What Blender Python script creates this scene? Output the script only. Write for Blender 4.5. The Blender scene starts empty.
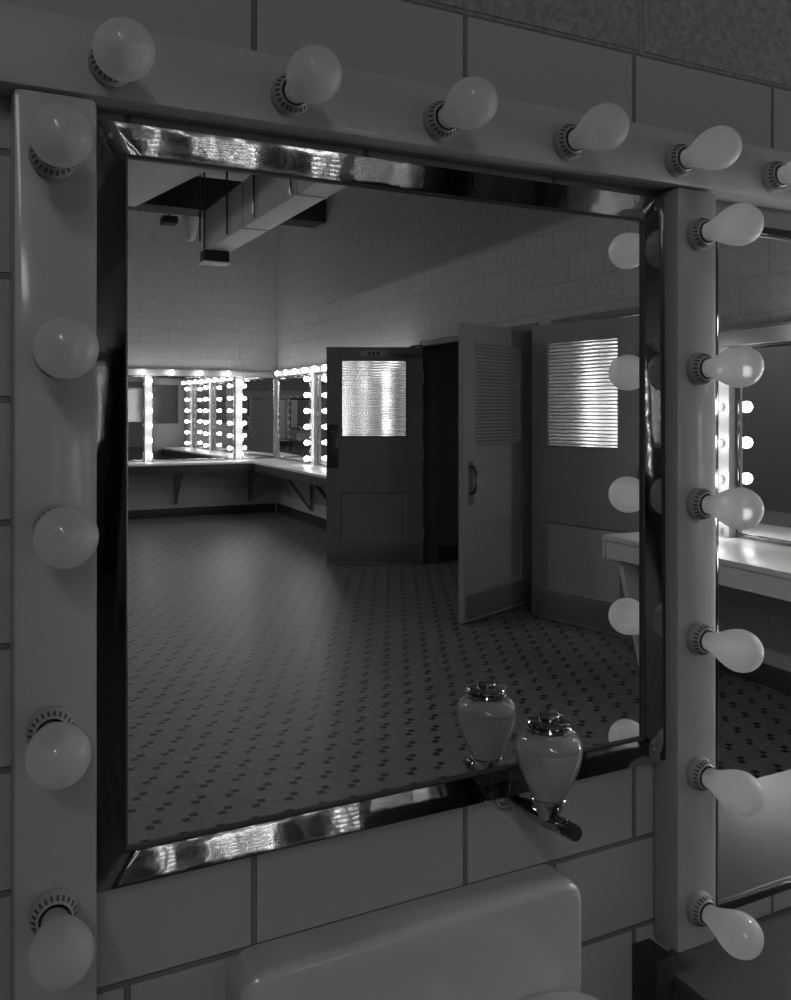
import bpy, bmesh, math
from mathutils import Vector, Matrix

sc = bpy.context.scene
COL = sc.collection
PI = math.pi

# ------------------------------------------------------------------ helpers
class MB:
    """collects shapes in one bmesh; build() links them as ONE mesh object"""
    def __init__(self):
        self.bm = bmesh.new()

    def box(self, x0, x1, y0, y1, z0, z1, bev=0.0, seg=2, mat=0, M=None):
        bm = self.bm
        co = [(x0, y0, z0), (x1, y0, z0), (x1, y1, z0), (x0, y1, z0),
              (x0, y0, z1), (x1, y0, z1), (x1, y1, z1), (x0, y1, z1)]
        return self.hexa(co, bev, seg, mat, M)

    def hexa(self, co, bev=0.0, seg=2, mat=0, M=None):
        bm = self.bm
        vs = [bm.verts.new(M @ Vector(c) if M else c) for c in co]
        fs = []
        for f in ((3, 2, 1, 0), (4, 5, 6, 7), (0, 1, 5, 4), (1, 2, 6, 5), (2, 3, 7, 6), (3, 0, 4, 7)):
            fc = bm.faces.new([vs[i] for i in f]); fc.material_index = mat; fs.append(fc)
        bmesh.ops.recalc_face_normals(bm, faces=fs)
        if bev > 0:
            es = set()
            for f in fs:
                es.update(f.edges)
            bmesh.ops.bevel(bm, geom=list(es), offset=bev, segments=seg, profile=0.6, affect='EDGES')
        return self

    def lathe(self, prof, M=None, seg=24, mat=0, cap=True):
        """profile of (t, r) turned about local Z of M"""
        bm = self.bm
        M = M or Matrix()
        rings = []
        for t, r in prof:
            if r < 1e-6:
                rings.append([bm.verts.new(M @ Vector((0, 0, t)))])
            else:
                rings.append([bm.verts.new(M @ Vector((r * math.cos(2 * PI * k / seg), r * math.sin(2 * PI * k / seg), t))) for k in range(seg)])
        fs = []
        for a, b in zip(rings, rings[1:]):
            for k in range(seg):
                k2 = (k + 1) % seg
                if len(a) == 1 and len(b) == 1:
                    continue
                if len(a) == 1:
                    f = bm.faces.new([a[0], b[k], b[k2]])
                elif len(b) == 1:
                    f = bm.faces.new([a[k], b[0], a[k2]])
                else:
                    f = bm.faces.new([a[k], b[k], b[k2], a[k2]])
                f.material_index = mat; fs.append(f)
        if cap:
            for r in (rings[0], rings[-1]):
                if len(r) > 2:
                    f = bm.faces.new(r); f.material_index = mat; fs.append(f)
            bmesh.ops.recalc_face_normals(bm, faces=fs)
        return self

    def tube(self, pts, rad, seg=10, mat=0):
        pts = [Vector(p) for p in pts]
        rings = []
        bm = self.bm
        n = len(pts)
        up = Vector((0, 0, 1))
        for i, p in enumerate(pts):
            d = (pts[min(i + 1, n - 1)] - pts[max(i - 1, 0)]).normalized()
            a = d.cross(up)
            if a.length < 1e-3:
                a = d.cross(Vector((1, 0, 0)))
            a.normalize(); b = d.cross(a).normalized()
            r = rad[i] if isinstance(rad, (list, tuple)) else rad
            rings.append([bm.verts.new(p + a * (r * math.cos(2 * PI * k / seg)) + b * (r * math.sin(2 * PI * k / seg))) for k in range(seg)])
        fs = []
        for a, b in zip(rings, rings[1:]):
            for k in range(seg):
                fs.append(bm.faces.new([a[k], a[(k + 1) % seg], b[(k + 1) % seg], b[k]]))
        fs.append(bm.faces.new(rings[0])); fs.append(bm.faces.new(rings[-1]))
        for f in fs:
            f.material_index = mat
        bmesh.ops.recalc_face_normals(bm, faces=fs)
        return self

    def build(self, name, mats, parent=None, local=False, sharp=32, loc=None):
        bm = self.bm
        off = Vector((0, 0, 0))
        if parent is not None and not local:
            off = Vector(parent.location)
        if loc is not None:
            off = Vector(loc)
        if off.length > 0:
            bmesh.ops.translate(bm, verts=bm.verts, vec=-off)
        for f in bm.faces:
            f.smooth = True
        lim = math.radians(sharp)
        for e in bm.edges:
            if len(e.link_faces) == 2 and e.calc_face_angle(0) > lim:
                e.smooth = False
        me = bpy.data.meshes.new(name)
        bm.to_mesh(me); bm.free()
        for m in (mats if isinstance(mats, (list, tuple)) else [mats]):
            me.materials.append(m)
        o = bpy.data.objects.new(name, me)
        COL.objects.link(o)
        if parent is not None:
            o.parent = parent
        if loc is not None:
            o.location = loc
        return o


def tag(o, label, cat, group=None, kind=None):
    o['label'] = label; o['category'] = cat
    if group: o['group'] = group
    if kind: o['kind'] = kind
    return o


def thing(name, loc, label, cat, group=None, rotz=0.0, kind=None):
    o = bpy.data.objects.new(name, None)
    o.empty_display_size = 0.05
    COL.objects.link(o)
    o.location = loc; o.rotation_euler = (0, 0, rotz)
    return tag(o, label, cat, group, kind)


ORD = ['first', 'second', 'third', 'fourth', 'fifth', 'sixth', 'seventh', 'eighth', 'ninth', 'tenth', 'eleventh', 'twelfth']

# ------------------------------------------------------------------ materials
def newmat(name):
    m = bpy.data.materials.new(name); m.use_nodes = True
    nt = m.node_tree; nt.nodes.clear()
    out = nt.nodes.new('ShaderNodeOutputMaterial')
    return m, nt, out


def g(v):
    return (v, v, v, 1)


def pbr(name, base, rough=0.5, metal=0.0, coat=0.0, coat_r=0.05, spec=0.5, noise=None, bump=None):
    m, nt, out = newmat(name)
    p = nt.nodes.new('ShaderNodeBsdfPrincipled')
    p.inputs['Base Color'].default_value = g(base)
    p.inputs['Roughness'].default_value = rough
    p.inputs['Metallic'].default_value = metal
    p.inputs['Coat Weight'].default_value = coat
    p.inputs['Coat Roughness'].default_value = coat_r
    p.inputs['Specular IOR Level'].default_value = spec
    nt.links.new(p.outputs[0], out.inputs[0])
    if noise:
        scale, amt = noise
        tc = nt.nodes.new('ShaderNodeTexCoord')
        n = nt.nodes.new('ShaderNodeTexNoise'); n.inputs['Scale'].default_value = scale; n.inputs['Detail'].default_value = 5
        nt.links.new(tc.outputs['Object'], n.inputs['Vector'])
        r = nt.nodes.new('ShaderNodeMapRange')
        r.inputs['To Min'].default_value = base * (1 - amt); r.inputs['To Max'].default_value = base * (1 + amt)
        nt.links.new(n.outputs['Fac'], r.inputs['Value'])
        nt.links.new(r.outputs[0], p.inputs['Base Color'])
    if bump:
        scale, dist = bump[:2]
        tc = nt.nodes.new('ShaderNodeTexCoord')
        n = nt.nodes.new('ShaderNodeTexNoise'); n.inputs['Scale'].default_value = scale; n.inputs['Detail'].default_value = 3
        if len(bump) > 2:
            mp = nt.nodes.new('ShaderNodeMapping'); mp.inputs['Scale'].default_value = bump[2]
            nt.links.new(tc.outputs['Object'], mp.inputs[0]); nt.links.new(mp.outputs[0], n.inputs['Vector'])
        else:
            nt.links.new(tc.outputs['Object'], n.inputs['Vector'])
        b = nt.nodes.new('ShaderNodeBump'); b.inputs['Distance'].default_value = dist; b.inputs['Strength'].default_value = 1
        nt.links.new(n.outputs['Fac'], b.inputs['Height'])
        nt.links.new(b.outputs[0], p.inputs['Normal'])
    return m


def masonry(name, axes, origin, bw, bh, mortar, c_brick, c_mortar, rough, var=0.06, rough_noise=None, coat=0.0):
    """running-bond masonry in world metres; axes picks (horizontal, z)"""
    m, nt, out = newmat(name)
    N = nt.nodes.new; L = nt.links.new
    geo = N('ShaderNodeNewGeometry')
    sep = N('ShaderNodeSeparateXYZ'); L(geo.outputs['Position'], sep.inputs[0])
    cmb = N('ShaderNodeCombineXYZ')
    def sub(sock, v):
        a = N('ShaderNodeMath'); a.operation = 'SUBTRACT'; a.inputs[1].default_value = v
        L(sock, a.inputs[0]); return a.outputs[0]
    L(sub(sep.outputs[axes], origin[0]), cmb.inputs[0])
    L(sub(sep.outputs['Z'], origin[1]), cmb.inputs[1])
    br = N('ShaderNodeTexBrick')
    br.offset = 0.5; br.offset_frequency = 2; br.squash = 1.0
    br.inputs['Scale'].default_value = 1.0
    br.inputs['Brick Width'].default_value = bw
    br.inputs['Row Height'].default_value = bh
    br.inputs['Mortar Size'].default_value = mortar
    br.inputs['Mortar Smooth'].default_value = 0.3
    br.inputs['Bias'].default_value = 0
    br.inputs['Color1'].default_value = g(c_brick * (1 - var))
    br.inputs['Color2'].default_value = g(c_brick * (1 + var))
    br.inputs['Mortar'].default_value = g(c_mortar)
    L(cmb.outputs[0], br.inputs['Vector'])
    p = N('ShaderNodeBsdfPrincipled')
    p.inputs['Roughness'].default_value = rough
    p.inputs['Coat Weight'].default_value = coat; p.inputs['Coat Roughness'].default_value = 0.15
    col = br.outputs['Color']
    bmp = N('ShaderNodeBump'); bmp.inputs['Distance'].default_value = 0.004; bmp.invert = True
    L(br.outputs['Fac'], bmp.inputs['Height'])
    norm = bmp.outputs[0]
    if rough_noise:
        sc_, amt, dist = rough_noise
        n = N('ShaderNodeTexNoise'); n.inputs['Scale'].default_value = sc_; n.inputs['Detail'].default_value = 4; n.inputs['Roughness'].default_value = 0.7
        L(geo.outputs['Position'], n.inputs['Vector'])
        r = N('ShaderNodeMapRange'); r.inputs['From Min'].default_value = 0.3; r.inputs['From Max'].default_value = 0.7
        r.inputs['To Min'].default_value = 1 - amt; r.inputs['To Max'].default_value = 1 + amt
        L(n.outputs['Fac'], r.inputs['Value'])
        mx = N('ShaderNodeMix'); mx.data_type = 'RGBA'; mx.blend_type = 'MULTIPLY'; mx.inputs['Factor'].default_value = 1
        L(col, mx.inputs['A']); L(r.outputs[0], mx.inputs['B'])
        col = mx.outputs['Result']
        b2 = N('ShaderNodeBump'); b2.inputs['Distance'].default_value = dist
        L(n.outputs['Fac'], b2.inputs['Height']); L(norm, b2.inputs['Normal'])
        norm = b2.outputs[0]
    L(col, p.inputs['Base Color']); L(norm, p.inputs['Normal'])
    L(p.outputs[0], out.inputs[0])
    return m


def mosaic(name, cell, c_light, c_dark):
    """small square mosaic tiles with pairs of dark tiles touching at their corners"""
    m, nt, out = newmat(name)
    N = nt.nodes.new; L = nt.links.new
    def math_(op, a, b=None):
        x = N('ShaderNodeMath'); x.operation = op
        for i, v in enumerate((a, b)):
            if v is None: continue
            if isinstance(v, (int, float)): x.inputs[i].default_value = v
            else: L(v, x.inputs[i])
        return x.outputs[0]
    geo = N('ShaderNodeNewGeometry'); sep = N('ShaderNodeSeparateXYZ'); L(geo.outputs['Position'], sep.inputs[0])
    ux = math_('DIVIDE', math_('ADD', sep.outputs[0], 40.0), cell)
    vy = math_('DIVIDE', math_('ADD', sep.outputs[1], 40.0), cell)
    u = math_('FLOOR', ux); v = math_('FLOOR', vy)
    fu = math_('FRACT', ux); fv = math_('FRACT', vy)
    r = math_('MODULO', v, 4.0)
    off = math_('MULTIPLY', math_('FLOOR', math_('DIVIDE', v, 4.0)), 2.0)
    k = math_('MODULO', math_('ADD', math_('ADD', math_('SUBTRACT', u, off), r), 40000.0), 4.0)
    dark = math_('MULTIPLY', math_('LESS_THAN', k, 0.5), math_('LESS_THAN', r, 1.5))
    # grout lines
    du = math_('ABSOLUTE', math_('SUBTRACT', fu, 0.5)); dv = math_('ABSOLUTE', math_('SUBTRACT', fv, 0.5))
    grout = math_('GREATER_THAN', math_('MAXIMUM', du, dv), 0.455)
    # tile-to-tile variation
    wn = N('ShaderNodeTexWhiteNoise'); wn.noise_dimensions = '2D'
    cm = N('ShaderNodeCombineXYZ'); L(u, cm.inputs[0]); L(v, cm.inputs[1]); L(cm.outputs[0], wn.inputs['Vector'])
    var = math_('ADD', math_('MULTIPLY', wn.outputs['Value'], 0.30), 0.85)
    lay = N('ShaderNodeMix'); lay.data_type = 'RGBA'
    lay.inputs['A'].default_value = g(c_light); lay.inputs['B'].default_value = g(c_dark); L(dark, lay.inputs['Factor'])
    l2 = N('ShaderNodeMix'); l2.data_type = 'RGBA'; l2.blend_type = 'MULTIPLY'; l2.inputs['Factor'].default_value = 1
    L(lay.outputs['Result'], l2.inputs['A']); L(var, l2.inputs['B'])
    l3 = N('ShaderNodeMix'); l3.data_type = 'RGBA'; L(grout, l3.inputs['Factor'])
    L(l2.outputs['Result'], l3.inputs['A']); l3.inputs['B'].default_value = g(c_light * 0.88)
    p = N('ShaderNodeBsdfPrincipled'); p.inputs['Roughness'].default_value = 0.42
    p.inputs['Specular IOR Level'].default_value = 0.3
    L(l3.outputs['Result'], p.inputs['Base Color'])
    L(p.outputs[0], out.inputs[0])
    return m


def frosted_bulb(name):
    m, nt, out = newmat(name)
    N = nt.nodes.new; L = nt.links.new
    p = N('ShaderNodeBsdfPrincipled')
    p.inputs['Base Color'].default_value = g(BULB_BASE)
    p.inputs['Roughness'].default_value = 0.30
    p.inputs['Coat Weight'].default_value = 1.0; p.inputs['Coat Roughness'].default_value = 0.03; p.inputs['Coat IOR'].default_value = 1.9
    tr = N('ShaderNodeBsdfTranslucent'); tr.inputs[0].default_value = g(0.92)
    t = N('ShaderNodeBsdfTransparent'); t.inputs[0].default_value = g(0.93)
    m1 = N('ShaderNodeMixShader'); m1.inputs[0].default_value = 0.65
    m2 = N('ShaderNodeMixShader')
    lw = N('ShaderNodeLayerWeight'); lw.inputs['Blend'].default_value = 0.35
    mr = N('ShaderNodeMapRange'); mr.inputs['To Min'].default_value = 0.20; mr.inputs['To Max'].default_value = 0.03
    L(lw.outputs['Facing'], mr.inputs['Value'])
    L(p.outputs[0], m1.inputs[1]); L(tr.outputs[0], m1.inputs[2])
    L(mr.outputs[0], m2.inputs[0])
    L(m1.outputs[0], m2.inputs[1]); L(t.outputs[0], m2.inputs[2])
    L(m2.outputs[0], out.inputs[0])
    return m


def emit(name, strength):
    m, nt, out = newmat(name)
    e = nt.nodes.new('ShaderNodeEmission'); e.inputs[1].default_value = strength
    nt.links.new(e.outputs[0], out.inputs[0])
    return m


def glass_mat(name, rough, tint=0.95):
    m, nt, out = newmat(name)
    b = nt.nodes.new('ShaderNodeBsdfGlass'); b.inputs['Roughness'].default_value = rough; b.inputs['IOR'].default_value = 1.45
    b.inputs['Color'].default_value = g(tint)
    nt.links.new(b.outputs[0], out.inputs[0])
    return m


def thin_glass(name, tint=0.85, frost=0.25):
    m, nt, out = newmat(name)
    N = nt.nodes.new; L = nt.links.new
    t = N('ShaderNodeBsdfTransparent'); t.inputs[0].default_value = g(tint)
    gl = N('ShaderNodeBsdfGlossy'); gl.inputs['Roughness'].default_value = 0.03
    d = N('ShaderNodeBsdfTranslucent'); d.inputs[0].default_value = g(0.8)
    df = N('ShaderNodeBsdfDiffuse'); df.inputs[0].default_value = g(0.7)
    md = N('ShaderNodeMixShader'); md.inputs[0].default_value = 0.5
    L(d.outputs[0], md.inputs[1]); L(df.outputs[0], md.inputs[2])
    lw = N('ShaderNodeLayerWeight'); lw.inputs['Blend'].default_value = 0.3
    mr = N('ShaderNodeMapRange'); mr.inputs['To Min'].default_value = frost * 0.5; mr.inputs['To Max'].default_value = min(1, frost * 5.0)
    L(lw.outputs['Facing'], mr.inputs['Value'])
    m0 = N('ShaderNodeMixShader'); L(mr.outputs[0], m0.inputs[0]); L(t.outputs[0], m0.inputs[1]); L(md.outputs[0], m0.inputs[2])
    fr = N('ShaderNodeFresnel'); fr.inputs[0].default_value = 1.6
    m1 = N('ShaderNodeMixShader'); L(fr.outputs[0], m1.inputs[0]); L(m0.outputs[0], m1.inputs[1]); L(gl.outputs[0], m1.inputs[2])
    L(m1.outputs[0], out.inputs[0])
    return m


BULB_BASE = 0.85
LIT = 20.0

M_enamel = pbr('grey_enamel', 0.43, 0.42, coat=0.35, coat_r=0.10, noise=(3, 0.05))
M_white = pbr('white_enamel', 0.34, 0.35, coat=0.3)
M_tile = masonry('glazed_tile', 'X', (0.336, 0.8346 - 0.1354), 0.3048, 0.1354, 0.0040, 0.40, 0.17, 0.28, 0.03, coat=0.3)
M_rough = masonry('rough_block', 'X', (0.35, 2.053), 0.4064, 0.2032, 0.006, 0.30, 0.26, 0.85, 0.05, rough_noise=(70, 0.35, 0.004))
M_block_s = masonry('painted_block_back', 'X', (0.1, 0.0), 0.4064, 0.2032, 0.005, 0.46, 0.44, 0.6, 0.02, rough_noise=(25, 0.10, 0.001))
M_block_e = masonry('painted_block_side', 'Y', (0.1, 0.0), 0.4064, 0.2032, 0.005, 0.42, 0.39, 0.6, 0.03, rough_noise=(25, 0.14, 0.0015))
M_plaster = pbr('plaster', 0.42, 0.8, noise=(2, 0.08))
M_dim = pbr('dim_paint', 0.13, 0.6)
M_dark_wall = pbr('dark_paint', 0.45, 0.6)
M_floor = mosaic('mosaic_floor', 0.033, 0.155, 0.014)
M_chrome = pbr('polished_steel', 0.15, 0.05, metal=1.0, bump=(20, 0.00022))
M_bead = pbr('dark_bead', 0.06, 0.3)
M_chromed = pbr('chrome', 0.38, 0.07, metal=1.0)
M_black = pbr('black_fitting', 0.035, 0.3, coat=0.4)
M_mirror = pbr('silvered_glass', 0.90, 0.0, metal=1.0)
M_china = pbr('vitreous_china', 0.52, 0.22, coat=0.6, coat_r=0.08)
M_porc = pbr('porcelain_socket', 0.40, 0.4)
M_notch = pbr('socket_notch', 0.09, 0.6)
M_bulb = frosted_bulb('frosted_glass')
M_lit = emit('lit_bulb_glass', LIT)
M_neck = pbr('brass_screw_base', 0.18, 0.4, metal=0.8)
M_top = pbr('laminate_top', 0.11, 0.33, noise=(9, 0.15))
M_top_white = pbr('white_laminate', 0.66, 0.30)
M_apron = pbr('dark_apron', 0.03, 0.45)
M_steel = pbr('painted_steel', 0.16, 0.45)
M_base = pbr('dark_base_tile', 0.045, 0.35)
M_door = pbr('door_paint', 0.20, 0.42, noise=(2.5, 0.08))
M_door_lit = pbr('door_paint_lit', 0.30, 0.40, noise=(2.5, 0.06))  # same door paint made paler: light falling on the leaf put into its colour
M_grille = pbr('grille_paint', 0.26, 0.4)
M_pane, _nt, _out = newmat('ribbed_glass')
_g = _nt.nodes.new('ShaderNodeBsdfGlass'); _g.inputs['Roughness'].default_value = 0.22; _g.inputs['IOR'].default_value = 1.45; _g.inputs['Color'].default_value = g(0.95)
_t = _nt.nodes.new('ShaderNodeBsdfTranslucent'); _t.inputs[0].default_value = g(0.7)
_m = _nt.nodes.new('ShaderNodeMixShader'); _m.inputs[0].default_value = 0.28
_nt.links.new(_g.outputs[0], _m.inputs[1]); _nt.links.new(_t.outputs[0], _m.inputs[2]); _nt.links.new(_m.outputs[0], _out.inputs[0])
M_jar = thin_glass('dispenser_glass', 0.90, 0.14)
M_soap, _nt, _out = newmat('liquid_soap')
_g = _nt.nodes.new('ShaderNodeBsdfPrincipled'); _g.inputs['Roughness'].default_value = 0.5; _g.inputs['Base Color'].default_value = g(0.85)
_t = _nt.nodes.new('ShaderNodeBsdfTranslucent'); _t.inputs[0].default_value = g(0.95)
_m = _nt.nodes.new('ShaderNodeMixShader'); _m.inputs[0].default_value = 0.6
_nt.links.new(_g.outputs[0], _m.inputs[1]); _nt.links.new(_t.outputs[0], _m.inputs[2]); _nt.links.new(_m.outputs[0], _out.inputs[0])
M_duct = pbr('duct_paint', 0.42, 0.55, noise=(2, 0.1))
M_duct_dark = pbr('black_duct', 0.012, 0.7)
M_plate = pbr('sign_plate', 0.34, 0.5)

# ------------------------------------------------------------------ plan (metres); mirror glass at y = 0, wall face at y = WF
WF = 0.013
CAMY = -1.045
def yv(Y):            # distance beyond the camera plane, as seen in the mirror -> real y
    return -CAMY - Y
YB = yv(12.54)        # face of the far wall
XE0 = 3.828           # east wall: x = XE0 + .04 * Y
def xe(Y): return XE0 + 0.04 * Y
ZC = 4.45

class Frame:
    """wall-local frame: s along the wall, d out of it, z up"""
    def __init__(self, o, t, n):
        self.o = Vector(o); self.t = Vector(t); self.n = Vector(n).normalized()
        self.rot = math.atan2(self.n.x, -self.n.y)
    def p(self, s, d, z):
        v = self.o + self.t * s + self.n * d
        return Vector((v.x, v.y, z))
    def box(self, mb, s0, s1, d0, d1, z0, z1, bev=0.0, mat=0):
        co = [self.p(s0, d0, z0), self.p(s1, d0, z0), self.p(s1, d1, z0), self.p(s0, d1, z0),
              self.p(s0, d0, z1), self.p(s1, d0, z1), self.p(s1, d1, z1), self.p(s0, d1, z1)]
        return mb.hexa(co, bev, 2, mat)

F_near = Frame((0, WF, 0), (1, 0, 0), (0, -1, 0))
F_back = Frame((0, YB, 0), (1, 0, 0), (0, 1, 0))
F_east = Frame((XE0, -CAMY, 0), (0.04, -1, 0), (-1, -0.04, 0))
F_powder = Frame((0, yv(5.56), 0), (1, 0, 0), (0, 1, 0))

# ------------------------------------------------------------------ room shell
def struct(name, mb, mats, label, cat):
    return tag(mb.build(name, mats), label, cat, kind='structure')

m = MB(); m.box(-2.7, 6.6, YB - 0.2, WF + 0.2, -0.15, 0.0)
struct('floor', m, M_floor, 'grey mosaic tile floor dotted with small dark paired tiles', 'floor')
m = MB(); m.box(-2.7, 6.6, YB - 0.2, WF + 0.2, ZC, ZC + 0.15)
struct('ceiling', m, M_plaster, 'plain grey plaster ceiling high above the dressing room', 'ceiling')
m = MB(); m.box(-2.7, 4.2, WF, WF + 0.2, 0, 2.053, mat=0); m.box(-2.7, 4.2, WF, WF + 0.2, 2.053, ZC, mat=1)
struct('wall_front', m, [M_tile, M_rough], 'glazed tile wall behind the mirror with rough block above', 'wall')
m = MB(); m.box(-2.7, 6.6, YB - 0.2, YB, 0, ZC)
struct('wall_back', m, M_block_s, 'pale block wall at the far end above the lit mirrors', 'wall')
m = MB(); m.box(-2.7, -2.5, YB, WF, 0, ZC)
struct('wall_left', m, M_dim, 'plain dark painted wall across the room from the doors', 'wall')
# east wall with a double-door opening and a single-door opening
HEAD = 2.135
m = MB()
for s0, s1, z0, z1 in ((0.9, 4.38, 0, ZC), (4.38, 5.37, HEAD, ZC), (5.37, 5.68, 0, ZC), (5.68, 7.63, HEAD, ZC), (7.63, 12.54, 0, ZC)):
    F_east.box(m, s0, s1, -0.16, 0.0, z0, z1)
struct('wall_right', m, M_block_e, 'long painted block wall with the door openings in it', 'wall')
# corridor behind the double doors (dark) and small powder room behind the single door
m = MB()
m.box(5.9, 6.0, yv(8.6), yv(5.62), 0, 2.6); m.box(4.4, 5.9, yv(8.6) , yv(8.5), 0, 2.6); m.box(4.28, 5.9, yv(8.5), yv(5.75), 2.5, 2.6)
struct('wall_corridor', m, M_dark_wall, 'dark painted walls of the passage behind the double doors', 'wall')
m = MB(); m.box(4.26, 6.0, yv(5.75) + 0.0, yv(5.56), 0, 2.6); 
m.box(5.9, 6.0, yv(5.56), yv(3.6), 0, 2.6); m.box(4.16, 6.0, yv(3.7), yv(3.6), 0, 2.6); m.box(4.2, 5.9, yv(5.56), yv(3.7), 2.5, 2.6)
struct('wall_powder_room', m, M_plaster, 'plaster walls of the small room behind the closed door', 'wall')
m = MB(); m.box(-2.5, 4.30, YB, YB + 0.012, 0, 0.12, 0.003)
struct('baseboard_back', m, M_base, 'dark baseboard along the foot of the far wall', 'baseboard')
m = MB(); F_east.box(m, 7.72, 12.5, 0, 0.012, 0, 0.12, 0.003)
struct('baseboard_right', m, M_base, 'dark baseboard along the right wall beyond the doors', 'baseboard')
m = MB(); F_east.box(m, 1.1, 4.28, 0, 0.012, 0, 0.12, 0.003)
struct('baseboard_near', m, M_base, 'dark baseboard under the counter nearest the doors', 'baseboard')
# steel door frames
m = MB()
for s0, s1 in ((5.62, 5.695), (7.615, 7.69)):
    F_east.box(m, s0, s1, -0.17, 0.012, 0, HEAD + 0.04, 0.003)
F_east.box(m, 5.695, 7.615, -0.17, 0.012, HEAD - 0.015, HEAD + 0.04, 0.003)
struct('trim_1', m, M_steel, 'dark steel frame around the double door opening', 'door frame')
m = MB()
for s0, s1 in ((4.325, 4.395), (5.355, 5.43)):
    F_east.box(m, s0, s1, -0.17, 0.012, 0, HEAD + 0.04, 0.003)
F_east.box(m, 4.395, 5.355, -0.17, 0.012, HEAD - 0.015, HEAD + 0.04, 0.003)
struct('trim_2', m, M_steel, 'dark steel frame around the single door opening', 'door frame')

# ------------------------------------------------------------------ doors (x along the leaf from the hinge, visible face at -y)
DW = 0.935
def ribbed_pane(mb, x0, x1, z0, z1, n, amp, th):
    bm = mb.bm
    rows = []
    per = 6
    tot = n * per
    for i in range(tot + 1):
        z = z0 + (z1 - z0) * i / tot
        a = amp * abs(math.sin(PI * i / per))
        rows.append([bm.verts.new((x, y, z)) for x, y in ((x0, -th / 2 - a), (x1, -th / 2 - a), (x1, th / 2), (x0, th / 2))])
    for a, b in zip(rows, rows[1:]):
        for k in range(4):
            bm.faces.new([a[k], a[(k + 1) % 4], b[(k + 1) % 4], b[k]])
    bm.faces.new(rows[0]); bm.faces.new(rows[-1])
    bmesh.ops.recalc_face_normals(bm, faces=bm.faces)

def make_door(name, hinge, dirv, label, sign=False, pull=False, lock=False, closer=False, paint=M_door):
    rz = math.atan2(dirv[1], dirv[0])
    d = thing(name, (hinge[0], hinge[1], 0), label, 'door', rotz=rz, kind='structure')
    T = 0.022
    xl, xr, zb, zt = 0.155, DW - 0.14, 1.238, 1.985
    m = MB()
    m.box(0, xl, -T, T, 0.012, 2.11); m.box(xr, DW, -T, T, 0.012, 2.11)
    m.box(xl, xr, -T, T, zt, 2.11); m.box(xl, xr, -T, T, 0.70, zb); m.box(xl, xr, -T, T, 0.012, 0.22)
    m.build('leaf', paint, d, local=True)
    m = MB(); ribbed_pane(m, xl + 0.004, xr - 0.004, zb + 0.004, zt - 0.004, 30, 0.0065, 0.006)
    p = m.build('glass_pane', M_pane, d, local=True, sharp=60)
    p['label'] = 'ribbed glass pane'
    m = MB()
    for i in range(1, 30):
        z = zb + (zt - zb) * i / 30
        m.box(xl + 0.002, xr - 0.002, -0.0105, -0.0065, z - 0.0035, z + 0.0035)
    m.build('glass_louver', M_plate, d, local=True)
    m = MB()
    for a, b, c, e in ((xl, xr, zt - 0.012, zt), (xl, xr, zb, zb + 0.012), (xl, xl + 0.012, zb, zt), (xr - 0.012, xr, zb, zt)):
        m.box(a, b, -T - 0.006, -T + 0.012, c, e, 0.002)
    m.build('glazing_bead', paint, d, local=True)
    m = MB()
    n = 24
    for i in range(n):
        z = 0.232 + (0.456) * i / (n - 1)
        Mx = Matrix.Translation((0, 0, z)) @ Matrix.Rotation(math.radians(64), 4, 'X')
        m.box(xl + 0.002, xr - 0.002, -0.0125, 0.0125, -0.0022, 0.0022, M=Matrix.Translation((0, -0.010, 0)) @ Mx)
    m.build('louver_grille', M_grille if paint is M_door else paint, d, local=True)
    m = MB(); m.box(0.03, DW - 0.03, -T - 0.003, -T, 0.03, 0.20, 0.001)
    m.build('kick_plate', M_steel, d, local=True)
    if lock:
        m = MB(); m.box(DW - 0.115, DW - 0.004, -T - 0.004, -T, 0.94, 1.36, 0.0015)
        pl = m.build('push_plate', M_black, d, local=True)
        m = MB(); m.lathe([(0, 0.016), (0.006, 0.015), (0.009, 0.0)], Matrix.Translation((DW - 0.06, -T - 0.004, 1.29)) @ Matrix.Rotation(PI / 2, 4, 'X'), 16)
        m.build('lock_cylinder', M_chromed, pl, local=True)
    if pull:
        m = MB(); m.box(DW - 0.125, DW - 0.055, -T - 0.004, -T, 0.83, 1.14, 0.0015)
        pl = m.build('pull_plate', M_steel, d, local=True)
        m = MB(); x = DW - 0.075
        m.tube([(x, -T, 0.91), (x, -T - 0.035, 0.918), (x, -T - 0.05, 0.95), (x, -T - 0.05, 1.06), (x, -T - 0.035, 1.098), (x, -T, 1.106)], 0.0105)
        m.build('pull_handle', M_black, pl, local=True)
    for zz in (0.30, 1.07, 1.82):
        m = MB(); m.lathe([(zz - 0.055, 0.011), (zz + 0.055, 0.011)], Matrix.Translation((-0.006, -T, 0)), 12)
        m.build('hinge', M_steel, d, local=True)
    if sign:
        m = MB(); m.box(0.345, 0.605, -T - 0.004, -T, 2.025, 2.075, 0.001)
        pl = m.build('sign_plate', M_plate, d, local=True)
        pl['label'] = 'pale plate with three dark worn letters'
        for i in range(3):
            x = 0.425 + 0.042 * i
            m = MB()
            m.box(x, x + 0.026, -T - 0.0055, -T - 0.004, 2.034, 2.066); 
            m.build('letter', M_black, pl, local=True)
    if closer:
        m = MB(); m.box(0.06, 0.30, -T - 0.05, -T, 2.035, 2.095, 0.006)
        cl = m.build('door_closer', M_steel, d, local=True)
        m = MB(); m.tube([(0.12, -T - 0.02, 2.115), (0.03, -T - 0.02, 2.125), (-0.03, 0.10, 2.127)], 0.009, 8)
        m.build('closer_arm', M_black, cl, local=True)
    return d

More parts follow.
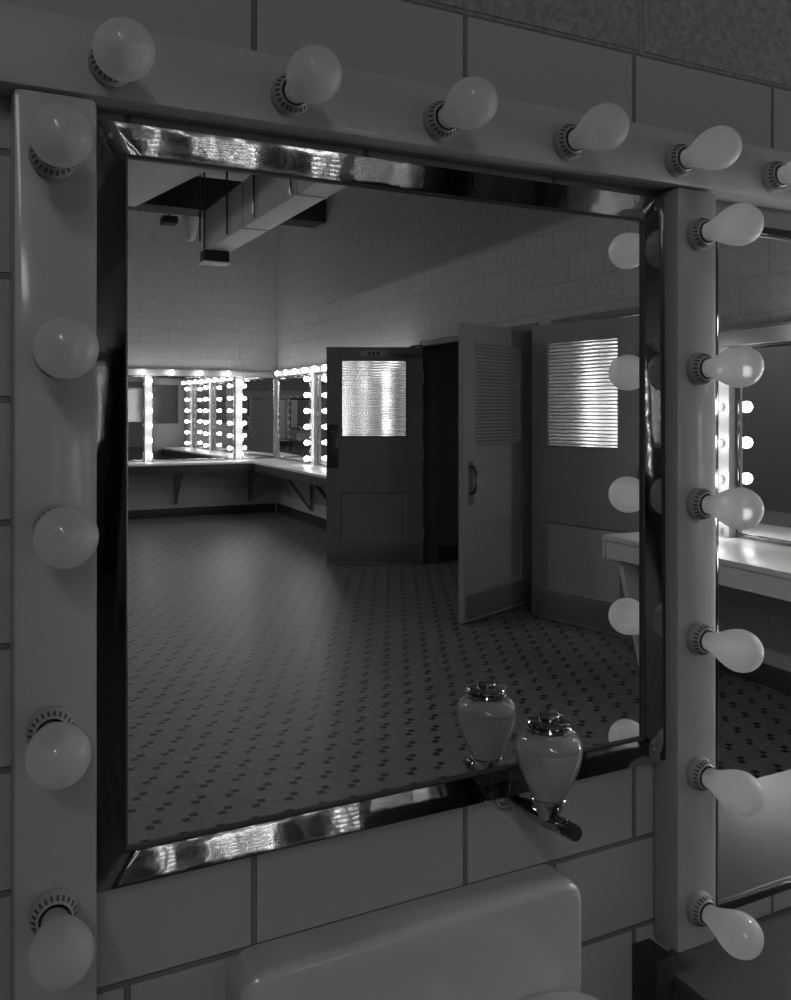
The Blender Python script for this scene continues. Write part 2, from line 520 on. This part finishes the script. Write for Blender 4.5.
def wdir(a, b):
    v = Vector((b[0] - a[0], -(b[1] - a[1]))); return v.normalized()
h1 = (4.115, 7.60); f1 = (3.30, 7.96)
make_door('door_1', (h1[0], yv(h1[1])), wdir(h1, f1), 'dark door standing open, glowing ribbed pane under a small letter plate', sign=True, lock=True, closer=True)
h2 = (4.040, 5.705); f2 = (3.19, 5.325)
make_door('door_2', (h2[0], yv(h2[1])), wdir(h2, f2), 'open door toned lighter as lit, seen edge on, with pull handle and dark ribbed pane', pull=True, paint=M_door_lit)
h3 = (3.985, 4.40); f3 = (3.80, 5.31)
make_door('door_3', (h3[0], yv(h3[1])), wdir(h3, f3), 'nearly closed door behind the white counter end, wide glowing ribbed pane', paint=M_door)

# ------------------------------------------------------------------ bulbs, sockets
AX = Matrix.Rotation(PI / 2, 4, 'X')     # local +Z -> -Y
GLASS = [(0.0215, 0.0148), (0.030, 0.0158), (0.040, 0.0190), (0.050, 0.0236), (0.060, 0.0282), (0.070, 0.0317),
         (0.079, 0.0334), (0.087, 0.0331), (0.095, 0.0308), (0.102, 0.0266), (0.108, 0.0205), (0.1115, 0.0125), (0.113, 0.0)]

def dense(prof, k=2):
    out = []
    for a, b in zip(prof, prof[1:]):
        for j in range(k):
            out.append((a[0] + (b[0] - a[0]) * j / k, a[1] + (b[1] - a[1]) * j / k))
    return out + [prof[-1]]

m = MB(); m.lathe(GLASS, AX, 40, cap=False)
bmesh.ops.recalc_face_normals(m.bm, faces=m.bm.faces)
for v in m.bm.verts:
    v.co.x *= 0.925; v.co.z *= 0.925
glass0 = m.build('glass', M_bulb, sharp=80)
sub = glass0.modifiers.new('smooth', 'SUBSURF'); sub.levels = 1; sub.render_levels = 1
m = MB(); m.lathe([(0.002, 0.006), (0.004, 0.0115), (0.009, 0.0128), (0.011, 0.0122), (0.013, 0.0128), (0.015, 0.0122), (0.017, 0.0130), (0.021, 0.0146)], AX, 28)
base0 = m.build('screw_base', M_neck, sharp=50)
COL.objects.unlink(glass0); COL.objects.unlink(base0)

def copy_of(o, parent):
    c = o.copy(); COL.objects.link(c); c.parent = parent
    return c

def near_bulb(s, z, label, group, tilt=0.0):
    p = F_near.p(s, POST_D, z)
    t = thing('light_bulb', p, label, 'light bulb', group)
    t.rotation_euler = (tilt, 0, 0)
    copy_of(glass0, t); copy_of(base0, t)
    return t

# porcelain socket ring with notches
m = MB()
m.lathe([(0.0005, 0.0245), (0.006, 0.0245), (0.0085, 0.0240), (0.0150, 0.0182), (0.0158, 0.0170), (0.0150, 0.0160), (0.0020, 0.0155)], AX, 40, mat=0, cap=False)
m.lathe([(0.0020, 0.0155), (0.0018, 0.0)], AX, 40, mat=1, cap=False)
bmesh.ops.recalc_face_normals(m.bm, faces=m.bm.faces)
for k in range(22):
    a = 2 * PI * k / 22
    M_ = AX @ Matrix.Rotation(a, 4, 'Z') @ Matrix.Translation((0.0209, 0, 0.0120)) @ Matrix.Rotation(math.radians(-41.7), 4, 'Y')
    m.box(-0.0006, 0.0006, -0.0013, 0.0013, -0.0028, 0.0028, mat=1, M=M_)
for v in m.bm.verts:
    v.co.y *= 1.28
sock0 = m.build('bulb_socket', [M_porc, M_notch], sharp=40)
COL.objects.unlink(sock0)

# ------------------------------------------------------------------ near station: posts and beam of bulbs
POST_D = WF - (CAMY + 1.003)      # out of the wall to the face of the posts
BEAM_Z0, BEAM_Z1 = 1.840, 1.925
CB = 1.873
ZB = [1.769, 1.563, 1.357, 1.151, 0.945, 0.739]
ZL = [(-0.003, 1.769), (0.001, 1.561), (0.001, 1.375), (-0.006, 1.162), (-0.003, 0.968), (0.0, 0.76)]
def near_post(name, s0, s1, z0, z1, label, socks):
    t = thing(name, F_near.p((s0 + s1) / 2, 0, z0), label, 'light post' if z1 - z0 > 0.5 else 'light beam')
    m = MB(); F_near.box(m, s0, s1, 0.0005, POST_D, z0, z1, 0.009)
    m.build('housing', M_enamel, t)
    for s, z in socks:
        o = copy_of(sock0, t); o.location = F_near.p(s, POST_D, z) - Vector(t.location)
    return t

LX, RX = 0.1005, 1.023
BX = [0.157 + 0.2055 * k for k in range(-1, 7)]
near_post('light_post', 0.058, 0.143, 0.675, BEAM_Z0 - 0.0015, 'grey enamel bulb post along the left of the large mirror', [(LX + dx, z) for dx, z in ZL])
near_post('light_post', 0.982, 1.064, 0.675, BEAM_Z0 - 0.0015, 'grey enamel bulb post between the large mirror and the next one', [(RX, z) for z in ZB])
near_post('light_beam', -0.35, 1.62, BEAM_Z0, BEAM_Z1, 'grey enamel beam of bulb sockets across the top of the mirror', [(BX[0], CB), (BX[1], CB + 0.004)] + [(x, CB + 0.002) for x in BX[2:]])
for i, z in enumerate(ZB):
    w = ORD[i]
    near_bulb(LX + ZL[i][0], ZL[i][1], f'unlit frosted bulb on the left post beside the mirror, {w} from the top', 'bulbs on the left post')
    near_bulb(RX, z, f'unlit frosted bulb on the right post beside the mirror, {w} from the top', 'bulbs on the right post')
for i, x in enumerate(BX[1:]):
    near_bulb(x, CB + (0.004 if i == 0 else 0.001), f'unlit frosted bulb on the beam above the mirror, {ORD[i]} from the left post', 'bulbs along the top beam', tilt=0.16 if i == 0 else 0.0)

# ------------------------------------------------------------------ mirrors on the near wall
BEAD = [(0.000, 0.0005), (0.000, 0.0085), (0.0008, 0.0092), (0.0024, 0.0092), (0.0030, 0.0085), (0.0030, 0.0)]
PROF = [(0.0034, -0.0125), (0.0034, 0.0092)]
for _k in range(1, 16):
    _f = _k / 16
    PROF.append((0.0034 + 0.0331 * _f, 0.0092 + 0.0054 * _f + 0.0002 * (1 - (2 * _f - 1) ** 2)))
FLAT = [(u, min(d, 0.0100)) for u, d in PROF] + [(0.0365, 0.0095), (0.0365, -0.0125)]
PROF += [(0.0365, 0.0146), (0.0365, -0.0125)]
def sweep_frame(mb, x0, x1, z0, z1, prof, lean=0.0):
    bm = mb.bm
    rings = []
    for u, d in prof:
        a, b, c, e = (x0 - u, z0 - u), (x1 + u, z0 - u), (x1 + u, z1 + u), (x0 - u, z1 + u)
        ring = []
        for (px, pz), (qx, qz) in ((a, b), (b, c), (c, e), (e, a)):
            for k in range(40):
                f = k / 40
                z = pz + (qz - pz) * f
                h = min(1, max(0, (z1 - z) / (z1 - z0)))
                ring.append(bm.verts.new((px + (qx - px) * f, -d - (lean * h * u / 0.0365 if d > 0 else 0), z)))
        rings.append(ring)
    n = len(rings[0])
    for ra, rb in zip(rings, rings[1:]):
        for k in range(n):
            bm.faces.new([ra[k], ra[(k + 1) % n], rb[(k + 1) % n], rb[k]])
    bmesh.ops.recalc_face_normals(bm, faces=bm.faces)

def wall_mirror(x0, x1, z0, z1, label, k=1.0):
    t = thing('wall_mirror', ((x0 + x1) / 2, WF, z0 - 0.0365), label, 'mirror')
    m = MB(); m.box(x0 - 0.001, x1 + 0.001, -0.004, 0.006, z0 - 0.001, z1 + 0.001)
    m.build('mirror_glass', M_mirror, t)
    m = MB(); sweep_frame(m, x0, x1, z0, z1, [(u * k, d) for u, d in (PROF if k == 1 else FLAT)], 0.0033 if k == 1 else 0.0)
    m.build('frame', M_chrome, t, sharp=30)
    m = MB(); sweep_frame(m, x0, x1, z0, z1, [(u * k, d) for u, d in BEAD])
    m.build('inner_bead', M_bead, t, sharp=30)
    for x, z in ((x0 - 0.019 * k, z0 - 0.02 * k), (x1 + 0.019 * k, z0 - 0.02 * k), (x0 - 0.019 * k, z1 + 0.02 * k), (x1 + 0.019 * k, z1 + 0.02 * k)):
        m = MB(); m.lathe([(0, 0.0042), (0.0012, 0.0036), (0.0016, 0.0)], Matrix.Translation((x, -0.0128, z)) @ AX, 14)
        m.build('corner_screw', M_chromed, t)
    return t
wall_mirror(0.1805, 0.9445, 1.000, 1.788, 'large square mirror in a polished steel frame reflecting the whole room')
wall_mirror(1.1015, 1.98, 0.706, 1.788, 'tall mirror partly seen right of the bulb post, above the counter', 0.42)

# ------------------------------------------------------------------ lavatory with a high back
t = thing('washbasin', (0.55, WF, 0.53), 'white china washbasin with a raised back, below the large mirror', 'washbasin')
def slab_profile(mb, x0, x1, y0, y1, z0, z1, r):
    mb.box(x0, x1, y0, y1, z0, z1, r, 5)
m = MB()
X0, X1, ZT, ZD = 0.300, 0.802, 0.838, 0.700
# raised back: rounded upright slab
bm = m.bm
def rr(x0, x1, z0, z1, r, y, n=7):
    pts = [(x0, z0), (x1, z0)]
    for k in range(n + 1):
        a = PI / 2 * k / n
        pts.append((x1 - r + r * math.cos(a), z1 - r + r * math.sin(a)))
    for k in range(n + 1):
        a = PI / 2 + PI / 2 * k / n
        pts.append((x0 + r + r * math.cos(a), z1 - r + r * math.sin(a)))
    return [bm.verts.new((px, y, pz)) for px, pz in pts]
YF = WF - 0.060
rings = [rr(X0, X1, ZD - 0.02, ZT, 0.034, WF - 0.001), rr(X0, X1, ZD - 0.02, ZT, 0.034, YF + 0.012)]
for k in range(1, 6):
    a = PI / 2 * k / 5
    i = 0.012 * (1 - math.cos(a))
    rings.append(rr(X0 + i, X1 - i, ZD - 0.02, ZT - i, 0.034 - i * 0.5, YF + 0.012 * (1 - math.sin(a))))
nn = len(rings[0])
for a, b in zip(rings, rings[1:]):
    for k in range(nn):
        bm.faces.new([a[k], a[(k + 1) % nn], b[(k + 1) % nn], b[k]])
bm.faces.new(rings[0]); bm.faces.new(rings[-1])
bmesh.ops.recalc_face_normals(bm, faces=bm.faces)
m.build('raised_back', M_china, t)
# basin: rim outline, bowl and outer skin lofted from rounded rectangles
m = MB(); bm = m.bm
def loop(hx, hy, e, z, cx=0.5425, cy=YF - 0.195, n=48):
    out = []
    for k in range(n):
        a = 2 * PI * k / n
        c, s = math.cos(a), math.sin(a)
        out.append(bm.verts.new((cx + hx * math.copysign(abs(c) ** (2 / e), c), cy + hy * math.copysign(abs(s) ** (2 / e), s), z)))
    return out
L_ = [loop(0.02, 0.02, 2, 0.565), loop(0.10, 0.08, 2.5, 0.572), loop(0.17, 0.125, 3, 0.610), loop(0.19, 0.140, 3.4, 0.670), loop(0.20, 0.15, 3.6, 0.692),
      loop(0.212, 0.160, 4, 0.700), loop(0.245, 0.193, 6, 0.702), loop(0.2575, 0.2035, 6, 0.695), loop(0.2575, 0.2045, 6, 0.665), loop(0.23, 0.18, 4.5, 0.61), loop(0.14, 0.11, 3, 0.545), loop(0.06, 0.06, 2, 0.53)]
for a, b in zip(L_, L_[1:]):
    for k in range(48):
        bm.faces.new([a[k], a[(k + 1) % 48], b[(k + 1) % 48], b[k]])
bm.faces.new(L_[0]); bm.faces.new(L_[-1])
bmesh.ops.recalc_face_normals(bm, faces=bm.faces)
m.build('basin', M_china, t, sharp=60)
m = MB(); m.lathe([(0.566, 0.024), (0.569, 0.022), (0.568, 0.012), (0.560, 0.0)], Matrix.Translation((0.5425, YF - 0.195, 0)), 20)
m.build('drain', M_chromed, t)
m = MB(); m.box(0.34, 0.74, WF - 0.0105, WF - 0.0005, 0.60, 0.66); m.build('wall_mount', M_steel, t)

# ------------------------------------------------------------------ soap dispenser
DX, DY = 0.714, CAMY + 0.964
t = thing('soap_dispenser', (DX, WF, 0.945), 'globe glass soap dispenser with chrome lid, fixed to the tile wall below the mirror', 'soap dispenser')
C = Matrix.Translation((DX, DY, 0.2509)) @ Matrix.Diagonal((1, 1, 0.76, 1))
CL = Matrix.Translation((DX, DY, 1.0797 - 0.95 * 1.0905)) @ Matrix.Diagonal((1, 1, 0.95, 1))
JAR = [(0.9575, 0.0195), (0.962, 0.0215), (0.972, 0.0245), (0.985, 0.0295), (1.000, 0.0350), (1.015, 0.0395), (1.030, 0.0428), (1.043, 0.0446), (1.053, 0.0449),
       (1.062, 0.0438), (1.070, 0.0410), (1.076, 0.0370), (1.0795, 0.0325), (1.081, 0.0285), (1.0840, 0.0270), (1.0905, 0.0268)]
m = MB(); m.lathe(dense(JAR, 2), C, 48, cap=False); bmesh.ops.recalc_face_normals(m.bm, faces=m.bm.faces)
jar = m.build('jar', M_jar, t, sharp=80)
m = MB(); m.lathe([(a, r - 0.003) for a, r in JAR if a <= 1.054] + [(1.0545, 0.0)], C, 40)
m.build('liquid_soap', M_soap, jar, local=True).location = -Vector(t.location)
m = MB(); m.lathe([(1.0845, 0.0270), (1.0850, 0.0300), (1.0880, 0.0308), (1.0905, 0.0296), (1.0915, 0.0270), (1.0925, 0.0272), (1.0940, 0.0292), (1.0965, 0.0296), (1.0985, 0.0280), (1.1000, 0.0230), (1.1010, 0.0150), (1.1010, 0.0)], CL, 40)
lid = m.build('lid', M_chromed, t, sharp=28)
m = MB(); m.lathe([(1.1012, 0.0142), (1.1035, 0.0146), (1.1060, 0.0138), (1.1078, 0.0105), (1.1085, 0.0)], CL, 28)
m.build('lid_knob', M_chromed, lid, local=True).location = -Vector(t.location)
ZS = 0.950
B_ = Matrix.Translation((DX - 0.004, WF - 0.0005, ZS)) @ AX
m = MB(); m.lathe([(0, 0.0210), (0.004, 0.0208), (0.007, 0.0175), (0.010, 0.0110), (0.020, 0.0095), (0.034, 0.0088)], B_, 28)
m.build('wall_mount', M_chromed, t, sharp=28)
B2 = Matrix.Translation((DX - 0.004, WF - 0.034, ZS)) @ Matrix.Rotation(math.radians(4), 4, 'Z') @ Matrix.Rotation(math.radians(-3), 4, 'X') @ AX
m = MB(); m.lathe([(0, 0.0088), (0.006, 0.0118), (0.014, 0.0124), (0.040, 0.0124), (0.066, 0.0126), (0.072, 0.0112), (0.086, 0.0108), (0.088, 0.0118), (0.092, 0.0118), (0.094, 0.0104)], B2, 24)
m.build('valve_body', M_chromed, t, sharp=28)
m = MB(); m.lathe([(0.9520, 0.0125), (0.9620, 0.0150), (0.9720, 0.0200), (0.9800, 0.0232), (0.9830, 0.0236), (0.9845, 0.0222)], Matrix.Translation((DX, DY, 0)), 28)
m.build('collar', M_chromed, t, sharp=28)
m = MB(); m.lathe([(0.094, 0.0078), (0.100, 0.0078), (0.101, 0.0102), (0.112, 0.0104), (0.115, 0.0090), (0.116, 0.0)], B2, 24)
m.build('push_button', M_black, t, sharp=28)

# ------------------------------------------------------------------ counters
def counter(name, fr, s0, s1, depth, z, label, topm, apronm, ap=0.11, brackets=(), endm=None, leg=None, group=None):
    c = fr.p((s0 + s1) / 2, 0, 0)
    t = thing(name, c, label, 'counter', group)
    m = MB(); fr.box(m, s0, s1, 0.001, depth, z - 0.03, z, 0.004)
    m.build('top', topm, t)
    m = MB(); fr.box(m, s0 + 0.012, s1 - 0.012, depth - 0.035, depth - 0.012, z - 0.03 - ap, z - 0.0305)
    m.build('apron', apronm, t)
    if endm is not None:
        for a, b in ((s1 - 0.012, s1),) if endm[1] == 1 else ((s0, s0 + 0.012),):
            m = MB(); fr.box(m, a, b, 0.001, depth - 0.002, z - 0.03 - ap, z - 0.0305)
            m.build('end_panel', endm[0], t)
    if leg is not None:
        m = MB()
        co = [fr.p(leg - 0.02, 0.001, 0.001), fr.p(leg + 0.02, 0.001, 0.001), fr.p(leg + 0.02, 0.40, 0.001), fr.p(leg - 0.02, 0.40, 0.001),
              fr.p(leg - 0.02, 0.001, z - 0.031), fr.p(leg + 0.02, 0.001, z - 0.031), fr.p(leg + 0.02, depth - 0.04, z - 0.031), fr.p(leg - 0.02, depth - 0.04, z - 0.031)]
        m.hexa(co, 0.004); m.build('leg_panel', M_top_white, t)
    for s in brackets:
        m = MB()
        fr.box(m, s - 0.018, s + 0.018, 0.013, 0.045, z - 0.60, z - 0.031)
        co = [fr.p(s - 0.012, 0.045, z - 0.60), fr.p(s + 0.012, 0.045, z - 0.60), fr.p(s + 0.012, 0.045, z - 0.55), fr.p(s - 0.012, 0.045, z - 0.55),
              fr.p(s - 0.012, depth - 0.06, z - 0.065), fr.p(s + 0.012, depth - 0.06, z - 0.065), fr.p(s + 0.012, depth - 0.10, z - 0.031), fr.p(s - 0.012, depth - 0.10, z - 0.031)]
        m.hexa(co)
        m.build('shelf_bracket', M_steel, t)
    return t

counter('makeup_counter', F_back, 0.3, 4.29, 0.53, 0.78, 'long makeup counter on the far wall under the lit mirrors', M_top_white, M_apron, brackets=(1.3, 2.83, 3.9))
counter('makeup_counter', F_east, 7.85, 11.94, 0.52, 0.78, 'makeup counter on triangular brackets along the right wall by the corner', M_top_white, M_apron, brackets=(8.6, 9.75, 10.9))
counter('makeup_counter', F_east, 1.65, 4.02, 0.62, 0.78, 'white makeup counter ending beside the nearly closed door', M_top_white, M_top_white, ap=0.10, brackets=(2.4,), endm=(M_top_white, 1), leg=3.95)
c4 = counter('makeup_counter', F_near, 0.978, 2.3, 0.435, 0.646, 'dark counter below the tall mirror and the foot of the right post', M_top, M_apron, ap=0.12, brackets=(1.6,))
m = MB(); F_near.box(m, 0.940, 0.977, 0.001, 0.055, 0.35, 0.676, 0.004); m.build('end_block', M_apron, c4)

# ------------------------------------------------------------------ far lit stations
m = MB()
m.lathe([(0.001, 0.022), (0.012, 0.022), (0.015, 0.017), (0.022, 0.015)], AX, 16, mat=1)
m.lathe([GLASS[i] for i in (0, 2, 3, 5, 6, 8, 10, 12)], AX, 16, mat=0, cap=False)
lit0 = m.build('light_bulb', [M_lit, M_porc], sharp=60)
COL.objects.unlink(lit0)
lit_std = lit0
lit1 = lit0.copy(); lit1.data = lit0.data.copy(); lit1.data.materials[0] = emit('bright_bulb_glass', LIT * 3.4)
def lit_bulb(fr, s, d, z, label, group):
    o = lit0.copy(); COL.objects.link(o)
    o.location = fr.p(s, d, z); o.rotation_euler = (0, 0, fr.rot)
    return tag(o, label, 'light bulb', group)

ZP = [1.90 - 0.206 * k for k in range(6)]
def far_post(fr, s, z0, z1, where, group, n=6, d=0.06, w=0.10):
    t = thing('light_post', fr.p(s, 0, z0), f'white post of lit bulbs, {where}', 'light post', group)
    m = MB(); fr.box(m, s - w / 2, s + w / 2, 0.0005, d, z0, z1, 0.004)
    m.build('housing', M_white, t)
    m = MB(); fr.box(m, s - 0.012, s + 0.012, d, d + 0.0008, z0 + 0.01, z0 + 0.05)
    m.build('outlet_plate', M_steel, t)
    for i in range(n):
        lit_bulb(fr, s, d, ZP[i + 6 - n] + (0.03 if n < 6 else 0), f'lit bulb, {ORD[i]} down, on the post {where}', 'lit bulbs on ' + group)
    return t
def far_beam(fr, s0, s1, z0, z1, where, pitch, first, group):
    t = thing('light_beam', fr.p((s0 + s1) / 2, 0, z0), f'white beam of lit bulbs {where}', 'light beam', 'beams over the makeup mirrors')
    m = MB(); fr.box(m, s0, s1, 0.0005, 0.07, z0, z1, 0.004)
    m.build('housing', M_white, t)
    m = MB(); fr.box(m, s0, s1, 0.0005, 0.078, z1 + 0.0005, z1 + 0.012)
    m.build('cap_strip', M_steel, t)
    k = 0; s = first
    while s < s1 - 0.30:
        lit_bulb(fr, s, 0.07, (z0 + z1) / 2, f'lit bulb, number {k + 1} along the beam {where}', group)
        k += 1; s += pitch
def far_mirror(fr, s0, s1, z0, z1, label):
    t = thing('makeup_mirror', fr.p((s0 + s1) / 2, 0, z0), label, 'mirror', 'makeup mirrors at the lit stations')
    m = MB(); fr.box(m, s0, s1, 0.0005, 0.008, z0, z1)
    m.build('mirror_glass', M_mirror, t)
    m = MB()
    for a, b, c, e in ((s0, s1, z0, z0 + 0.015), (s0, s1, z1 - 0.015, z1), (s0, s0 + 0.015, z0 + 0.015, z1 - 0.015), (s1 - 0.015, s1, z0 + 0.015, z1 - 0.015)):
        fr.box(m, a, b, 0.0082, 0.015, c, e, 0.001)
    m.build('frame', M_chromed, t)

ZM0, ZM1 = 0.795, 1.975
PB = [1.17, 2.45, 3.735]
wb = ['at the far wall end', 'left on the far wall', 'on the far wall nearest the corner']
for s, w in zip(PB, wb):
    far_post(F_back, s, 0.782, 1.979, w, 'the far wall posts')
far_mirror(F_back, 1.225, 2.395, ZM0, ZM1, 'wide makeup mirror on the far wall, leftmost in view')
far_mirror(F_back, 2.505, 3.68, ZM0, ZM1, 'wide makeup mirror in the middle of the far wall reflecting the doors')
far_mirror(F_back, 3.79, 4.29, ZM0, ZM1, 'narrow makeup mirror on the far wall filling the corner')
far_beam(F_back, 0.6, 4.24, 1.98, 2.06, 'along the top of the far wall mirrors', 0.40, 0.75, 'lit bulbs on the far wall beam')
PE = [10.75, 9.42, 8.22]
we = ['right of the corner', 'behind the open door pane', 'beyond the open door hinge']
for s, w in zip(PE, we):
    far_post(F_east, s, 0.782, 1.979, w, 'the right wall posts')
far_mirror(F_east, 10.81, 12.45, ZM0, ZM1, 'makeup mirror on the right wall filling the corner')
far_mirror(F_east, 9.48, 10.69, ZM0, ZM1, 'makeup mirror on the right wall behind the open door')
far_mirror(F_east, 8.28, 9.36, ZM0, ZM1, 'makeup mirror on the right wall nearest the open door hinge')
far_beam(F_east, 7.9, 12.44, 1.98, 2.06, 'along the top of the right wall mirrors', 0.40, 8.02, 'lit bulbs on the right wall beam')
for s, w in zip([3.66, 2.40], ['by the white counter end', 'nearest the tall mirror']):
    far_post(F_east, s, 0.782, 1.859, w, 'the near right wall posts', n=5)
far_mirror(F_east, 2.46, 3.60, ZM0, 1.855, 'makeup mirror on the right wall near the closed door')
far_beam(F_east, 2.2, 3.74, 1.86, 1.945, 'over the makeup mirror near the closed door', 0.42, 2.62, 'lit bulbs on the near right wall beam')
lit0 = lit1
far_post(F_near, 2.075, 0.70, 1.838, 'on the mirror wall beyond the tall mirror', 'the mirror wall post', n=5)
lit0 = lit_std
# powder room strips seen through the ribbed pane
for s, w in zip([4.40, 4.66, 4.93], ['leftmost behind the closed door', 'middle one behind the closed door', 'rightmost behind the closed door']):
    far_post(F_powder, s, 0.80, 2.02, w, 'the small room posts', n=6, w=0.07)

# ------------------------------------------------------------------ overhead ducts and fittings
def branch(label):
    t = thing('air_duct', (1.9, yv(8.2), 3.76), label, 'duct')
    m = MB(); a, b = yv(10.1), yv(6.3)
    m.hexa([(1.05, a, 3.76), (1.84, a, 3.76), (2.53, b, 3.76), (1.74, b, 3.76), (1.05, a, 4.2), (1.84, a, 4.2), (2.53, b, 4.2), (1.74, b, 4.2)], 0.006)
    m.build('casing', M_duct, t)
    for x, y in ((1.30, yv(9.6)), (2.0, yv(6.8))):
        m = MB(); m.lathe([(4.2, 0.011), (ZC - 0.001, 0.011)], Matrix.Translation((x, y, 0)), 8); m.build('hanger_rod', M_black, t)
def duct(label, x0, x1, y0, y1, z0, z1, mat, rods=(), box=False, name='air_duct', seams=True):
    t = thing(name, ((x0 + x1) / 2, (y0 + y1) / 2, z0), label, 'duct')
    m = MB(); m.box(x0, x1, y0, y1, z0, z1, 0.006); m.build('casing', mat, t)
    if seams:
        m = MB()
        n = max(2, int(max(x1 - x0, y1 - y0) / 1.4))
        for k in range(1, n):
            if y1 - y0 > x1 - x0:
                y = y0 + (y1 - y0) * k / n; m.box(x0 - 0.006, x1 + 0.006, y - 0.012, y + 0.012, z0 - 0.006, z1)
            else:
                x = x0 + (x1 - x0) * k / n; m.box(x - 0.012, x + 0.012, y0 - 0.006, y1 + 0.006, z0 - 0.006, z1)
        m.build('seam_band', mat, t)
    for x, y, za in rods:
        m = MB(); m.lathe([(za, 0.011), (ZC - 0.001, 0.011)], Matrix.Translation((x, y, 0)), 8)
        m.build('hanger_rod', M_black, t)
    if box:
        m = MB(); m.box(x0 - 0.04, x1 - 0.03, y0 + 0.02, y0 + 0.22, z0 - 0.125, z0 - 0.001, 0.004)
        b = m.build('outlet_box', M_duct_dark, t)
        m = MB(); m.box(x0 - 0.06, x1 - 0.01, y0 - 0.01, y0 + 0.25, z0 - 0.140, z0 - 0.126, 0.002)
        m.build('outlet_lip', M_duct, b, local=True).location = -Vector(t.location)
    return t
duct('pale boxed air duct hanging on rods with a dark outlet box at its end', 2.56, 2.83, yv(9.95), yv(2.4), 3.285, 3.74, M_duct,
     rods=[(2.535, yv(9.8), 3.30), (2.46, yv(9.7), 3.36), (2.535, yv(8.9), 3.30), (2.535, yv(8.0), 3.30), (2.535, yv(7.0), 3.30), (2.535, yv(6.0), 3.30)], box=True)
branch('wide pale duct set at an angle, left of the hanging one')
duct('black cross duct under the ceiling in front of the far wall', 1.2, 4.22, yv(10.75), yv(10.35), 3.86, 4.25, M_duct_dark, name='cross_duct', seams=False)
# tapered pale fitting and small dark box beside the duct
FX, FY = 2.66, yv(10.95)
t = thing('ceiling_fixture', (FX, FY, ZC), 'small pale tapered fixture hanging behind the duct end', 'light fixture')
m = MB(); m.lathe([(3.60, 0.035), (3.64, 0.06), (3.88, 0.11), (3.92, 0.11)], Matrix.Translation((FX, FY, 0)), 20)
m.build('shade', M_top_white, t)
m = MB(); m.lathe([(3.92, 0.02), (ZC, 0.02)], Matrix.Translation((FX, FY, 0)), 10); m.build('stem', M_steel, t)
t = thing('ceiling_box', (2.45, yv(11.2), ZC), 'small dark box hung from the ceiling beside the tapered fixture', 'box')
m = MB(); m.box(2.36, 2.54, yv(11.3), yv(11.1), 3.83, 3.92, 0.006); m.build('cabinet', M_duct_dark, t)
m = MB(); m.lathe([(3.92, 0.012), (ZC, 0.012)], Matrix.Translation((2.45, yv(11.2), 0)), 8); m.build('stem', M_steel, t)

# ------------------------------------------------------------------ unseen overhead fill lights, added to brighten the room
def area(name, loc, size, power, rot=(0, 0, 0), sy=None):
    l = bpy.data.lights.new(name, 'AREA'); l.energy = power; l.size = size
    if sy: l.shape = 'RECTANGLE'; l.size_y = sy
    o = bpy.data.objects.new(name, l); COL.objects.link(o); o.location = loc; o.rotation_euler = rot
    return o
area('overhead_fill', (-1.6, -5.0, 4.40), 0.5, 40, sy=2.4)
area('overhead_fill', (-1.5, -8.5, 4.40), 0.5, 55, sy=2.0)

w = bpy.data.worlds.new('World'); sc.world = w; w.use_nodes = True
w.node_tree.nodes['Background'].inputs[0].default_value = g(0.02)
w.node_tree.nodes['Background'].inputs[1].default_value = 0.2

# ------------------------------------------------------------------ camera
cam = bpy.data.cameras.new('camera'); co = bpy.data.objects.new('camera', cam); COL.objects.link(co)
co.location = (0, CAMY, 1.5)
co.rotation_euler = (PI / 2, 0, -math.radians(26.7))
cam.sensor_width = 36; cam.sensor_fit = 'AUTO'
cam.lens = 885 / 1000 * 36
cam.shift_y = -0.090
cam.clip_start = 0.02
sc.camera = co

sc.view_settings.view_transform = 'Standard'
sc.view_settings.look = 'None'
sc.view_settings.gamma = 1
sc.view_settings.use_curve_mapping = False
sc.view_settings.exposure = 0.12
try:
    sc.cycles.use_denoising = True
    sc.cycles.max_bounces = 14
    sc.cycles.transmission_bounces = 10
    sc.cycles.glossy_bounces = 8
    sc.cycles.transparent_max_bounces = 12
    sc.cycles.caustics_reflective = True
    sc.cycles.caustics_refractive = False
except Exception:
    pass
